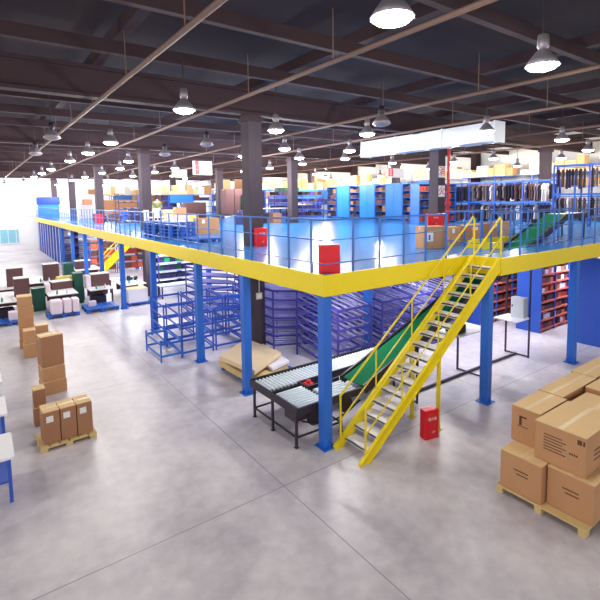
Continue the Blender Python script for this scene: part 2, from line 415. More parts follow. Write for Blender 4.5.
# ------------------------------------------------------------------ red fire boxes
def firebox(label, x, y, z, w=.32, d=.17, h=.58, rz=0, txt=True):
    t = thing('fire_extinguisher_box', label, 'fire box', (x, y, z), rz)
    MB().box(-w / 2, w / 2, -d / 2, d / 2, 0, h).build('box_body', red, t, .01)
    MB().box(-w / 2 + .02, w / 2 - .02, -d / 2 - .006, -d / 2 - .0, .03, h - .03).build('door', red, t, .002)
    if txt:
        text('lettering', '消火栓', .07, paper, t, (0, -d / 2 - .009, h * .7), (pi / 2, 0, 0))
        text('lettering', '119', .05, paper, t, (.02, -d / 2 - .009, h * .25), (pi / 2, 0, 0))
    return t
firebox('red fire box with white lettering standing on the floor beside the stairs', 1.93, -.83, 0, rz=radians(-14))
firebox('red fire box at the front corner of the deck behind the railing', .35, .28, DZ + .003, .4, .2, .53, radians(-35), False)
firebox('red fire box on the deck at the foot of the nearest grey column', 1.93, 5.44, DZ + .002, .36, .2, .55)
firebox('red fire box on deck at the foot of the column with lettered signs', 10.2, 5.5, DZ + .2, .7, .2, .55, radians(-25))
firebox('small far red box at the foot of the third column', 1.75, 25.93, DZ + .002, .5, .2, .6, 0, False)
# signs on column B1
def plate(name, label, cat, x, y, z, w, h, rz=0, t=.015):
    o = thing(name, label, cat, (x, y, z), rz)
    MB().box(-w / 2, w / 2, -t, 0, -h / 2, h / 2).build('plate', paper, o)
    return o
s = plate('wall_sign', 'upper white sign with a red character on the signed column', 'sign', 10.7, 5.8 - cw - .0, 5.72, .4, .46)
text('lettering', '消', .4, red, s, (0, -.017, 0), (pi / 2, 0, 0), bold=.006)
s = plate('wall_sign', 'lower white sign with a red character on the signed column', 'sign', 10.7, 5.8 - cw, 4.93, .4, .46)
text('lettering', '火', .4, red, s, (0, -.017, 0), (pi / 2, 0, 0), bold=.006)
tag(MB().tube([(11.05, 5.5, DZ + .003), (11.05, 5.5, 7.1)], .06, 10).build('fire_water_pipe', red), 'red vertical pipe beside the column with lettered signs', 'pipe')
# hanging signs
signw = mat('sign_white', (205, 205, 208), .8, spec=.2, var=.02)
signr = mat('sign_red', (205, 20, 30), .8, var=.0, spec=.1)
def hang(label, x, y, z, w, h, rz, txt, tx, size, m=None, top=7.2):
    o = thing('hanging_sign', label, 'sign', (x, y, z), rz)
    MB().box(-w / 2, w / 2, -.02, .02, -h / 2, h / 2).build('sign_board', m or signw, o)
    for sx in (-w / 2 + .06, w / 2 - .06): MB().tube([(sx, 0, h / 2), (sx, 0, top - z)], .008, 5).build('suspension_wire', drk, o)
    if txt: text('lettering', txt, size, signr, o, (tx, -.026, 0), (pi / 2, 0, 0), bold=.012, ext=.004)
    return o
hang('large white hanging sign with three stacked red characters on its left', 6.57, 20, 6.68, 1.25, .84, 0, '目\n目\n目', -.36, .27)
hang('small pale blue hanging sign left of the big white one', 5.95, 22.2, 6.45, 1.0, .5, 0, None, 0, 0, mat('pale_blue_sign', (180, 205, 220)))
hang('white hanging sign with a red character above the blue cabinets', 14.95, 12, 6.13, 1.4, .52, 0, '目', -.38, .5)

# ------------------------------------------------------------------ lamps
def lamp(label, x, y, lit=True, z=6.45, group='high bay lamps', pw=1.0, col=(1, .955, .93)):
    t = thing('high_bay_lamp', label, 'ceiling lamp', (x, y, z), 0, group)
    MB().lathe(0, 0, [(.0, .42), (.07, .42), (.08, .26), (.05, .22)], 12).build('ballast_housing', drk if not lit else refl, t)
    MB().lathe(0, 0, [(.05, .23), (.1, .18), (.17, .09), (.225, .0), (.215, .0), (.16, .08), (.09, .17), (.04, .2)], 20).build('reflector', refl, t)
    MB().lathe(0, 0, [(.0, .03), (.2, .02), (.2, .0), (.17, -.035), (.09, -.06), (.0, -.065)], 16).build('bulb_lens', glow if lit else glowd, t)
    MB().tube([(0, 0, .42), (0, 0, 7.6 - z)], .01, 5).build('suspension_rod', drk, t)
    if lit:
        ld = bpy.data.lights.new('lamp_light', 'POINT'); ld.energy = LP * pw; ld.shadow_soft_size = .12; ld.color = col
        lo = bpy.data.objects.new('lamp_light', ld); C.objects.link(lo); lo.parent = t; lo.location = (0, 0, -.12)
    return t
LP = 200
rowsx = {-1.5: 'leftmost lamp row', 1.5: 'second lamp row from left', .7: 'short lamp row left of second column', 4.05: 'third lamp row from left', 6.55: 'fourth lamp row from left', 8.6: 'fifth lamp row from left', 12.4: 'sixth lamp row from left', 14.9: 'seventh lamp row from left', 17.9: 'rearmost lamp row'}
ordn = ['nearest', 'second', 'third', 'fourth', 'fifth', 'sixth', 'seventh', 'eighth', 'ninth', 'tenth']
grid = {-1.5: (-3, 2.5, 8.39, 11.73, 15.47, 21.2, 25.1, 29.4, 37), 1.5: (-3, 3.81, 19.2, 23.3, 28.5, 33.5), .7: (14.6,), 4.05: (-3, 3.07, 7.21, 10.22, 17.94, 21.3, 25.9, 33),  # foremost entries of several rows are added fill lamps near the camera
        6.55: (1, 6.56, 9.81, 14, 25, 32), 8.6: (9.17, 12.38, 15.49, 18.47, 28), 12.4: (9.86, 24), 14.9: (1.83, 5.86, 8.0, 18.2, 19.5, 30), 17.9: (4.2, 12, 22, 34)}
grid[10.46] = (.8, -4); rowsx[10.46] = 'right deck lamp row'
for x, ys in grid.items():
    for k, y in enumerate(ys):
        lamp('lit high bay lamp, %s from camera in the %s' % (ordn[k], rowsx[x]), x, y, pw=(.45 if y < 4 else .75 if y < 14 else 1.1 if x < 3 else 1.7) * (1.5 if x > 17 else 1), col=(1, .88, .72) if x > 14 or (x > 6 and y > 24) else (1, .955, .93))
for x, y, lb in ((1.21, 7.46, 'unlit high bay lamp left of the nearest column'), (1.13, 11.14, 'unlit high bay lamp behind the other unlit one at left'), (3.1, 1.6, 'unlit high bay lamp near the right of the nearest column'), (-3.12, 8.05, 'unlit high bay lamp at far left, nearer one'), (-3.03, 12.9, 'unlit high bay lamp at far left, farther one')):
    lamp(lb, x, y, False)
for k, (x, y) in enumerate(((-8, -4), (-8, 4), (-8, 14), (-8, 26))):  # added fill lamps, outside the view at left
    lamp('added high bay fill lamp out of view over the open floor at far left', x, y, True)
for k, x in enumerate((-11, -6.5, -2.5, 1.8, 6, 10.4, 15, 20)):  # lamp row added to brighten the far wall
    lamp('added high bay lamp washing the far end wall, %s from left' % ordn[k], x, 43.6, True, pw=2.6)
for k, y in enumerate((2.5, 8, 14, 19, 25, 31, 37)):  # warm lamp row added to brighten the rear racks and wall
    lamp('added high bay lamp brightening the white rear wall, %s from the camera' % ordn[k], 20.9, y, True, pw=1.7, col=(1, .85, .64))

# unseen tube fixtures lighting below the deck; the loose extras are added fill
for x, y in [(a, b) for a in (2.1, 6.3, 10.4, 15) for b in (2.2, 6.2, 10.6, 15, 20, 26, 33, 40)] + [(12.2, .75), (13.1, .75), (9.0, 2.6), (1.4, 19.4), (1.4, 23.5)]:
    if 1:
        t = thing('tube_light_fixture', 'unseen fluorescent tube fixture under the blue deck', 'light fixture', (x, y, BZ - .1), 0, 'tube lights under the deck')
        MB().box(-.06, .06, -.6, .6, -.0, .1).build('housing', whtp, t)
        MB().tube([(0, -.58, -.03), (0, .58, -.03)], .018, 6).build('tube', tube, t)
        ld = bpy.data.lights.new('tube_light', 'AREA'); ld.shape = 'RECTANGLE'; ld.size = .1; ld.size_y = 1.1; ld.energy = 38 if y < 1 or (x > 8 and y < 3) else 62; ld.color = (1, .97, .97)
        lo = bpy.data.objects.new('tube_light', ld); C.objects.link(lo); lo.parent = t; lo.location = (0, 0, -.06)

# ------------------------------------------------------------------ air duct
d = thing('air_duct', 'large rectangular silver air duct hanging above the deck', 'air duct', (9.4, 0, 0))
MB().box(0, .6, 2.5, 8.98, 6.55, 7.2).build('duct_body', galv, d)
mb = MB()
for y in (2.48, 4.6, 6.9, 8.94): MB().box(-.03, .63, y, y + .04, 6.52, 7.23).build('flange', galv, d)
mb = MB()
for y in (3.5, 6.2, 8.2): mb.tube([(-.02, y, 7.2), (-.02, y, 7.9)], .012, 5)
mb.build('hanger_rod', drk, d)

# ------------------------------------------------------------------ roller conveyor, belt conveyor
rc = thing('roller_conveyor', 'dark framed conveyor of silver rollers turning beside the corner column', 'conveyor')
ZC = .8
def roller_bed(parent, x0, x1, y0, y1, along, pitch=.09, gap=True):
    """rollers lie across 'along'"""
    m = MB(); 
    if along == 'x':
        n = int((x1 - x0 - .1) / pitch)
        for i in range(n):
            x = x0 + .08 + i * pitch; m.tube([(x, y0 + .05, ZC - .03), (x, y1 - .05, ZC - .03)], .028, 8)
    else:
        n = int((y1 - y0 - .1) / pitch)
        for i in range(n):
            y = y0 + .08 + i * pitch; m.tube([(x0 + .05, y, ZC - .03), (x1 - .05, y, ZC - .03)], .028, 8)
    return m
roller_bed(rc, -.38, .35, .34, 1.32, 'y').build('rollers', rollm, rc)
roller_bed(rc, .35, 1.18, .34, 1.0, 'y').build('rollers', rollm, rc)
roller_bed(rc, -.38, 4.1, 1.34, 2.05, 'x').build('rollers', rollm, rc)
MB().box(-.38, .35, .34, 1.32, ZC - .1, ZC - .09).box(.35, 1.2, .34, 1.0, ZC - .1, ZC - .09).box(-.38, 4.1, 1.34, 2.05, ZC - .1, ZC - .09).build('gap_shade_sheet', drk, rc)  # dark sheet added so the gaps between rollers look shaded
fm = MB()
for a, b in (((-.4, .32), (-.4, 2.07)), ((-.4, .32), (1.2, .32)), ((-.4, 2.07), (4.1, 2.07)), ((.35, 1.02), (.35, 1.34)), ((.35, 1.02), (1.2, 1.02)), ((.35, 1.34), (4.1, 1.34))):
    fm.bar((a[0], a[1], ZC - .06), (b[0], b[1], ZC - .06), .035, .15)
fm.bar((-.38, 1.33, ZC - .08), (.35, 1.33, ZC - .08), .03, .08)
fm.build('side_frame', drk, rc)
for (x, y) in ((-.36, .42), (-.36, 1.25), (-.36, 1.98), (.7, .38), (.7, .98), (.4, 1.98), (1.6, 1.98), (1.6, 1.4), (2.9, 1.98), (2.9, 1.4), (4.0, 1.98), (4.0, 1.4)):
    MB().box(x - .022, x + .022, y - .022, y + .022, 0, ZC - .12).box(x - .04, x + .04, y - .04, y + .04, 0, .012).build('leg', drk, rc)
m = MB()
m.bar((-.36, .42, .2), (-.36, 1.98, .2), .03); m.bar((-.36, .42, .2), (.7, .38, .2), .03); m.bar((.7, .38, .2), (.7, .98, .2), .03); m.bar((-.36, 1.98, .2), (4.0, 1.98, .2), .03); m.bar((1.6, 1.4, .2), (4.0, 1.4, .2), .03)
m.build('cross_brace', drk, rc)
MB().tube([(-.1, .5, .62), (-.1, .95, .62)], .1, 12).box(-.3, .1, .55, .9, .42, .6).build('drive_motor', conc, rc)
for (cx_, cy_) in ((.15, .5), (1.0, .55)):
    MB().tube([(cx_, cy_, .42), (cx_, cy_ + .05, .42)], .17, 20).build('pulley_guard', conc, rc)
pts = [(-.25 + 1.5 * t / 12, .4, .5 - .22 * sin(pi * t / 12)) for t in range(13)]
MB().tube(pts, .016, 6).build('cable', blk, rc)
MB().lathe(.5, 1.18, [(0, .86), (.05, .86), (.05, .78), (.03, .78)], 10).box(.42, .58, 1.1, 1.26, .76, .8).build('emergency_stop', red, rc)
tag(rc, None, None)

bc = thing('belt_conveyor', 'green belt conveyor climbing beside the stairs through the deck', 'conveyor')
bx0, bx1 = 1.27, 9.9
def bz(x): return .8 + .38 * (x - bx0)
by0, by1 = .3, .98
MB().bar((bx0, (by0 + by1) / 2, bz(bx0)), (bx1, (by0 + by1) / 2, bz(bx1)), by1 - by0 - .08, .03).build('belt', grnb, bc)
for y in (by0, by1):
    MB().bar((bx0, y, bz(bx0) - .05), (bx1, y, bz(bx1) - .05), .04, .2).build('side_frame', drk, bc)
MB().bar((bx1, (by0 + by1) / 2, bz(bx1)), (bx1 + 1.4, (by0 + by1) / 2, bz(bx1)), by1 - by0 - .06, .03).build('top_belt', wht, bc)
m = MB()
for y in (by0, by1): m.bar((bx1, y, bz(bx1) - .05), (bx1 + 1.4, y, bz(bx1) - .05), .04, .16)
m.build('top_frame', drk, bc)
MB().tube([(bx1 + 1.4, by0, bz(bx1) - .03), (bx1 + 1.4, by1, bz(bx1) - .03)], .06, 12).build('end_roller', rollm, bc)
for x in (2.9, 5.4, 7.78):
    for y in (by0 - .02, by1): MB().bar((x, y, 0), (x, y, bz(x) - .12), .04).build('leg', drk, bc)
    MB().bar((x, by0, .03), (x, by1, .03), .035).build('foot_bar', drk, bc)
for x in (10.1, 11.1):
    for y in (by0, by1): MB().bar((x, y, DZ), (x, y, bz(bx1) - .1), .04).build('leg', drk, bc)
MB().bar((2.9, .66, .04), (7.78, .66, .04), .05, .05).build('floor_rail', drk, bc)
MB().box(4.5, 5.75, .28, 1.0, 1.22, 1.25).build('white_tray', wht, bc)
MB().box(7.1, 7.85, .28, .98, 1.14, 1.17).build('white_shelf', wht, bc)
t = thing('dark_control_box', 'small black control box on the tray under the belt', 'control box', (4.75, .6, 1.251))
MB().box(-.15, .15, -.2, .2, 0, .22).build('box_body', blk, t, .01); MB().box(-.16, -.15, -.1, .1, .05, .17).build('cover', drk, t)
t = thing('electrical_cabinet', 'pale grey electrical cabinet standing on the shelf below the belt', 'cabinet', (7.7, .55, 1.171))
MB().box(-.1, .1, -.2, .2, 0, .58).build('cabinet_body', mat('cabinet_grey', (196, 200, 208)), t, .01)
d2 = MB().box(-.112, -.1, -.18, .18, .03, .55).build('cabinet_door', mat('cabinet_grey', (196, 200, 208)), t, .003); MB().box(-.125, -.112, .13, .16, .3, .36).build('handle', drk, d2)

# ------------------------------------------------------------------ board stack on blue pallet
pallet('blue pallet beneath the stacked pale wooden boards', 1.02, 4.1, 1.35, 1.75, pblu, radians(4))
for poly, z0, z1, m, lb in ((((.2, 4.9), (.27, 2.98), (1.55, 3.5), (1.65, 5.3)), .14, .3, wood2, 'thick lower board stack on the blue pallet'),
        (((.9, 3.25), (1.55, 3.45), (1.75, 5.1), (1.0, 5.0)), .33, .4, wht, 'white board poking out beneath the top wooden board'),
        (((.03, 4.5), (.26, 3.02), (1.5, 3.78), (1.34, 5.4)), .45, .56, wood, 'large pale wooden board lying askew on top of the pallet')):
    tag(MB().prism(poly, z0, z1).build('wooden_board', m), lb, 'board')
tag(MB().prism(((.4, 3.6), (1.0, 3.7), (1.0, 4.5), (.4, 4.6)), .4, .45).build('wooden_board', cardd), 'small brown scrap board between the stacked boards', 'board')

# ------------------------------------------------------------------ flow racks
def flow_rack(label, x, y, w, d, h, levels, ntr, m_up, m_lv, m_tr, group, slope=.12, z=0, rz=0):
    t = thing('flow_rack', label, 'rack', (x, y, z), rz, group)
    for sx in (-1, 1):
        for sy in (-1, 1):
            X, Y = sx * w / 2, sy * d / 2
            MB().box(X - .02, X + .02, Y - .02, Y + .02, .0, h if sy > 0 else h - slope).build('upright', m_up, t)
    for l in range(levels):
        z0 = .18 + (h - .3) * l / max(1, levels - 1) if levels > 1 else h - .1
        m = MB()
        for sx in (-1, 1): m.bar((sx * w / 2, -d / 2, z0 - slope / 2), (sx * w / 2, d / 2, z0 + slope / 2), .03, .05)
        for yy, zz in ((-d / 2, z0 - slope / 2), (d / 2, z0 + slope / 2)): m.bar((-w / 2, yy, zz), (w / 2, yy, zz), .03, .06)
        s = m.build('shelf_frame', m_lv, t)
        if ntr:
            m = MB()
            for k in range(ntr):
                X = -w / 2 + w * (k + .5) / ntr
                m.bar((X, -d / 2, z0 - slope / 2 + .035), (X, d / 2, z0 + slope / 2 + .035), .028, .03)
            m.build('roller_track', m_tr, s)
    return t
proto = {}
def rack(kind, label, x, y, rz, group):
    if kind not in proto:
        if kind == 'open': proto[kind] = flow_rack(label, x, y, 1.0, 1.3, 1.42, 4, 0, blud, blud, trk, group, .1)
        if kind == 'low': proto[kind] = flow_rack(label, x, y, .62, 1.35, .66, 2, 0, blu, blu, trk, group, .0)
        if kind == 'dense': proto[kind] = flow_rack(label, x, y, 1.22, 1.9, 1.95, 7, 5, vio, vio, trk, group, .28)
        proto[kind].rotation_euler = (0, 0, rz)
        return proto[kind]
    return dup(proto[kind], (x, y, 0), rz, label, group)
rack('low', 'low blue frame rack jutting out beyond the other blue racks', -.56, 7.15, 0, 'blue frame racks')
names = ['first', 'second', 'third', 'fourth']
for j, y in enumerate((7.2, 8.75)):
    for i, x in enumerate((.3, 1.4, 2.5)):
        rack('open', 'blue tubular frame rack, %s from left in the %s row' % (names[i], ('front', 'back')[j]), x, y, 0, 'blue frame racks')
for j, (y, xs_, rz) in enumerate(((3.7, (3.27, 4.95, 6.23, 7.52), 0), (5.6, (3.0, 5.28, 7.22), pi / 2), (7.05, (4.05, 6.05, 8.0), pi / 2), (8.5, (4.05, 6.05, 8.0), pi / 2), (11.2, (3.0, 5.28, 7.25), pi / 2))):
    for i, x in enumerate(xs_):
        rack('dense', 'violet roller track rack, %s from left in %s row behind the conveyor' % (names[i], (names + ['fifth'])[j]), x, y, rz, 'violet racks under the deck')

# deck column near far-left: power box on near column below deck
t = thing('socket_box', 'small cream socket box on the dark column below the deck', 'socket box', (1.9, 5.8 - cw, 1.75))
MB().box(-.1, .1, -.05, 0, -.1, .1).build('box_body', mat('cream_plastic', (222, 206, 170)), t, .008); MB().box(-.05, .05, -.06, -.05, -.05, .05).build('cover', wht, t)
tag(MB().tube([(1.9, 5.53, 1.85), (1.9, 5.53, BZ - .12)], .02, 8).build('conduit', mat('grey_conduit', (170, 170, 176))), 'thin grey conduit above the cream socket box', 'conduit')

# ------------------------------------------------------------------ red goods shelving on the right, below the deck
def shelf_row(label, x0, x1, y0, y1, h, levels, endm=blud):
    t = thing('shelving_row', label, 'shelving', (x0, y0, 0))
    L = x1 - x0; D = y1 - y0
    MB().box(0, .04, 0, D, 0, h).build('end_panel', endm, t)
    MB().box(.04, L, D - .02, D, 0, h).build('back_panel', endm, t)
    n = max(1, round(L / 1.0))
    for i in range(1, n + 1): MB().box(L * i / n - .02, L * i / n + .02, .0, .05, 0, h).build('upright', endm, t)
    for k in range(levels):
        z = .12 + (h - .3) * k / (levels - 1)
        MB().box(.04, L, 0, D - .02, z - .05, z).build('shelf', mat('terracotta_shelf', (206, 104, 84), .6), t)
    return t
def goods(rowx0, rowx1, y0, zs, m, label, group, w=.23, h=.2, dd=.35, ms=None, cat='book', nm='red_book'):
    base = None
    for zi, z in enumerate(zs):
        x = rowx0 + .08
        while x < rowx1 - w:
            ww = w * rnd.uniform(.75, 1.05); hh = h * rnd.uniform(.75, 1.0)
            if rnd.random() < .88:
                mm = rnd.choice(ms) if ms else m
                o = MB().box(0, ww - .015, .055, dd + .04, 0.002, hh).build(nm, mm)
                o.location = (x, y0, z); tag(o, label, cat, group)
            x += ww
def zs_of(h, levels): return [.12 + (h - .3) * k / (levels - 1) for k in range(levels)]
shelf_row('blue ended shelving row with red books, beside the grey electrical cabinet', 10.4, 15.4, 1.25, 2.1, 2.5, 8)
goods(10.45, 15.3, 1.25, zs_of(2.5, 8)[:-1], redgoods, 'red or pale book pack on the shelving row beyond the grey cabinet', 'book packs on the middle row', ms=[redgoods, cardk, orng, paper, cardk, pink], h=.2, nm='book_pack')
shelf_row('blue ended shelving row at the right picture edge', 10.35, 14.4, -1.35, .25, 2.75, 8)
shelf_row('shelving row of red goods seen between column and blue panel', 9.6, 13.9, 3.0, 3.75, 2.3, 7)
goods(9.65, 12.6, 3.0, zs_of(2.3, 7), orng, 'red brown pack on the shelves left of the blue panel', 'packs on the rear row', ms=[redgoods, cardk, cardk], h=.2, nm='book_pack')
for k in range(4): carton('pale pink carton on top of the middle red book row, %s from the end' % names[k], 10.75 + k * .62, 1.7, 2.323, .5, .5, .36, 0, mat('pink_carton', (232, 190, 180)), seam=False)

# ------------------------------------------------------------------ green crate rack under the deck
t = thing('crate_rack', 'tall rack of dark crates with bright green crates on top', 'rack', (3.3, 16.2, 0))
for sx in (-1.05, 1.05):
    for sy in (-.35, .35): MB().box(sx - .03, sx + .03, sy - .03, sy + .03, 0, 2.3).build('upright', vio, t)
for k in range(5): MB().box(-1.05, 1.05, -.38, .38, .42 + k * .4 - .03, .42 + k * .4).box(-1.05, 1.05, -.4, -.38, .42 + k * .4 - .03, .42 + k * .4 + .03).build('shelf', mat('shelf_edge', (190, 195, 215)), t)
for k in range(5):
    for i in range(7):
        o = thing('plastic_crate', 'dark or green plastic crate on the tall crate rack', 'crate', (3.3 - .88 + i * .295, 16.15, .42 + k * .4 + .001), 0, 'crates on the tall rack')
        m = grnl if k == 4 or (k == 3 and i % 2) else rnd.choice([clothE, grn, clothE, clothE])
        MB().box(-.13, .13, -.25, .25, 0, .02).box(-.13, -.115, -.25, .25, .02, .22).box(.115, .13, -.25, .25, .02, .22).box(-.115, .115, -.25, -.235, .02, .22).box(-.115, .115, .235, .25, .02, .22).build('crate_body', m, o)
        MB().box(-.14, .14, -.262, -.25, .19, .23).build('crate_rim', m, o)
t = thing('blue_bench', 'pale topped long bench below the crate rack', 'bench', (3.1, 15.3, 0))
MB().box(-1.1, 1.1, -.35, .35, .6, .64).build('bench_top', wht, t)
for sx in (-1, 1):
    for sy in (-.3, .3): MB().box(sx - .025, sx + .025, sy - .025, sy + .025, 0, .6).build('leg', drk, t)

# ------------------------------------------------------------------ packing desks at left
def desk(label, x0, x1, y0, y1, z=.75):
    t = thing('packing_desk', label, 'desk', ((x0 + x1) / 2, (y0 + y1) / 2, 0))
    w, d = (x1 - x0) / 2, (y1 - y0) / 2
    MB().box(-w, w, -d, d, z - .04, z).build('desk_top', wht, t, .005)
    for sx in (-w + .05, w - .05):
        for sy in (-d + .06, d - .06): MB().box(sx - .03, sx + .03, sy - .03, sy + .03, 0, z - .04).build('leg', drk, t)
    MB().box(-w + .05, w - .05, -.02, .02, z - .4, z - .08).build('modesty_panel', cardk, t)
    return t
desk('white packing desk behind the tall carton tower', -4.6, -3.4, 15.0, 17.6)
desk('white packing desk with white sacks and pallet before it', -2.65, -1.5, 15.3, 17.4)
desk('white packing desk above the large blue pallet', -1.0, .0, 15.45, 17.3)
desk('white packing desk between the blue columns with green goods', .45, 1.6, 15.75, 18.3)
desk('farther white desk carrying the tallest brown box', -3.2, -1.3, 19.3, 21.4)
desk('farther white desk at the left carrying a dark brown box', -4.6, -3.25, 18.4, 20.0)
desk('farther white desk behind the green bins under the deck', -.4, 1.0, 22.4, 24.2)
def paper_box(label, x, y, z, w, d, h, rz=0):
    t = thing('brown_box', label, 'box', (x, y, z), rz)
    MB().box(-w / 2, w / 2, -d / 2, d / 2, 0, h - .04).build('box_body', cardk, t, .01)
    MB().box(-w / 2 - .01, w / 2 + .01, -d / 2 - .01, d / 2 + .01, h - .04, h).build('white_lid', paper, t, .004)
    return t
paper_box('dark brown box with white lid, farthest left on the desks', -3.6, 19.1, .75, .66, .5, .9)
paper_box('dark brown box with white lid right behind the carton tower', -3.54, 16.15, .75, .55, .5, .8)
paper_box('tallest dark brown white lidded box, beside a dark green bin', -1.97, 19.9, .75, .7, .5, .86)
paper_box('low brown box with tilted white lid in front of yellow sacks', -1.95, 16.9, .75, .85, .5, .38, radians(8))
paper_box('brown white lidded box standing before the far blue columns', .1, 23.2, .75, .8, .5, .5)
paper_box('brown box with pale lid on the desk above the large blue pallet', -.35, 16.6, .75, .8, .5, .6)
def gbin(label, x, y, z, w, d, h):
    t = thing('green_bin', label, 'bin', (x, y, z))
    MB().box(-w / 2, w / 2, -d / 2, d / 2, 0, h - .06).build('bin_body', grn, t, .03)
    MB().box(-w / 2 - .02, w / 2 + .02, -d / 2 - .02, d / 2 + .02, h - .06, h).build('bin_lid', grn, t, .02)
gbin('dark green bin at the left picture edge', -4.6 - .75, 17.1 - 2.6, 0, .6, .6, 1.05)
gbin('dark green bin right of the carton tower', -2.94, 16.35, 0, .5, .6, 1.0)
gbin('tall dark green bin between the two middle packing desks', -1.24, 16.9, 0, .38, .6, 1.42)
gbin('tall dark green bin right of the tallest brown box', -.98, 21.2, 0, .5, .6, 1.4)
pallet('blue pallet under the small white box at left', -4.15, 14.5, 1.0, .9)
pallet('blue pallet carrying the row of white sacks', -2.25, 14.6, 1.15, .9)
pallet('large blue pallet lying empty before the desk', -.75, 14.75, 1.3, 1.2, h=.17)
pallet('blue pallet under the broad white carton', .85, 14.8, 1.0, .85)
for k, (x, w) in enumerate(((-2.5, .42), (-2.1, .3), (-1.79, .26))):
    t = carton('square white sack, %s of the three on the blue pallet' % ('left', 'middle', 'right')[k], x, 14.45, .142, w, .5, .58, 0, pink, 'white sacks', seam=False, cat='sack', nm='white_sack', bev=.05)
carton('small white box on the leftmost blue pallet', -3.95, 14.55, .142, .4, .4, .3, 0, pink, seam=True)
carton('broad white carton with open dusty top on a blue pallet', .8, 14.75, .142, .86, .7, .62, 0, wht, top=cardl)
carton('small white box standing on the large empty looking pallet', -1.05, 14.9, .173, .3, .3, .2, 0, pink)
for k, (x, y) in enumerate(((-1.85, 18.6), (-1.55, 18.7))): pass
carton('yellow sack bundle on the desk in front of the tallest brown box', -1.7, 17.36, .751, .8, .25, .32 + .2, 0, yelb, seam=False, cat='sack', nm='yellow_sack', bev=.09)
carton('pale pink stack of paper at the left of the desk above the large pallet', -.89, 16.5, .751, .2, .5, .55, 0, pink, seam=False, cat='paper stack', nm='paper_stack')
carton('pale pink pack on the desk behind the carton tower', -4.55, 15.5, .751, .4, .35, .3, 0, pink, seam=False, cat='paper pack', nm='paper_pack')
carton('pale pink pack on the desk with the white sacks before it', -2.54, 16.6, .751, .2, .5, .35, 0, pink, seam=False, cat='paper pack', nm='paper_pack')
for k in range(5):
    carton('small green pack on the desk between the blue columns', .75 + .17 * k, 17.0 + .2 * (k % 2), .751, .15, .2, .14 + .05 * (k % 3), 0, rnd.choice([grn, clothE, grnl]), 'small packs on desk', seam=False, cat='pack', nm='green_pack')
for k, (x, y, nm) in enumerate(((-4.2, 15.5, 'behind the carton tower'), (-2.2, 15.75, 'with the white sacks before it'), (-.6, 15.9, 'above the large blue pallet'), (.95, 16.3, 'between the blue columns'), (-2.4, 19.75, 'carrying the tallest brown box'))):
    t = thing('shade_crate', 'dark crate added as shade under the desk ' + nm, 'crate', (x, y, 0))  # dark crates added to darken the space below the desks
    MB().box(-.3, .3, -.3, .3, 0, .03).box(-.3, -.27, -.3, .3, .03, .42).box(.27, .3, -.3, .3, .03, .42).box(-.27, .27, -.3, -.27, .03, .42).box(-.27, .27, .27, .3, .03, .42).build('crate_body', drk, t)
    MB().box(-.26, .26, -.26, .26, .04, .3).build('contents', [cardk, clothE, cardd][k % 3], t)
    for q, dx in enumerate((-.1, .28)):
        b = MB().lathe(0, 0, [(.0, .0), (.035, .0), (.035, .13), (.015, .17), (.015, .2), (0, .2)], 10).build('bottle', [grnl, wht][q]); b.location = (x + dx, y - .28, .751)
        tag(b, '%s bottle on the desk %s' % (('green', 'white')[q], nm), 'bottle')
for (x, y, lb) in ((-.2, 19.6, 'blue carton heap behind the packing desks under the deck edge'), ):
    pass
# shelving bays with coloured goods far beneath the deck
for i in range(9):
    y = 44.6 - i * 1.6
    t = thing('shelving_bay', 'blue end frame of a shelving bay, %s from the far wall' % (ordn + ['x'])[i].replace('nearest', 'first'), 'shelving', (.14, y, 0), 0, 'shelving bays along the far deck edge')
    for yy in (0, .7): MB().box(0, .1, yy - .04, yy + .04, 0, 2.85).build('upright', blud, t)
    MB().box(.02, .05, .04, .66, .0, 2.8).build('end_sheet', mat('pale_violet_sheet', (176, 176, 214)), t)
    for k in range(5): MB().box(.05, 2.4, .0, .7, .1 + k * .62, .13 + k * .62).build('shelf', vio, t)
for b in range(2):
    t = thing('goods_shelf', ('orange goods shelf left of the two thin blue columns', 'orange goods shelf right behind the thin blue columns')[b], 'shelving', (.9 + b * 1.75, 25.0 - b * .0, 0))
    for sx in (0, 1.6):
        for sy in (0, .6): MB().box(sx, sx + .05, sy, sy + .05, 0, 2.3).build('upright', blud, t)
    for k in range(5): MB().box(0, 1.65, 0, .65, .25 + k * .48, .28 + k * .48).build('shelf', orng, t)
    for k in range(4):
        for i in range(4):
            o = MB().box(0, .34, 0, .45, 0, .3).build('orange_box', rnd.choice([orng, redgoods, cardk, cardk])); o.location = (.98 + b * 1.75 + i * .38, 25.08, .282 + k * .48)
            tag(o, 'orange or dark box on the far goods shelves under the deck', 'box', 'boxes on the far goods shelves')
# second yellow staircase far below the deck
t = thing('far_staircase', 'distant yellow staircase below the deck behind the packing desks', 'staircase', (1.7, 22.4, 0))
for yy in (0, .8):
    MB().bar((-.6, yy, .6), (1.7, yy, 2.75), .05, .26).build('stringer', yel, t)
    MB().tube([(-.6, yy, 1.3), (.9, yy, 2.75)], .03, 6).build('handrail', yel, t)
for i in range(9): MB().box(-.5 + i * .25, -.28 + i * .25, .03, .77, .66 + i * .235, .69 + i * .235).build('tread', yel, t)
MB().box(-.7, -.5, 0, .8, 0, .62).build('base_step', yel, t)

# ------------------------------------------------------------------ things on the deck
Z = DZ + .002
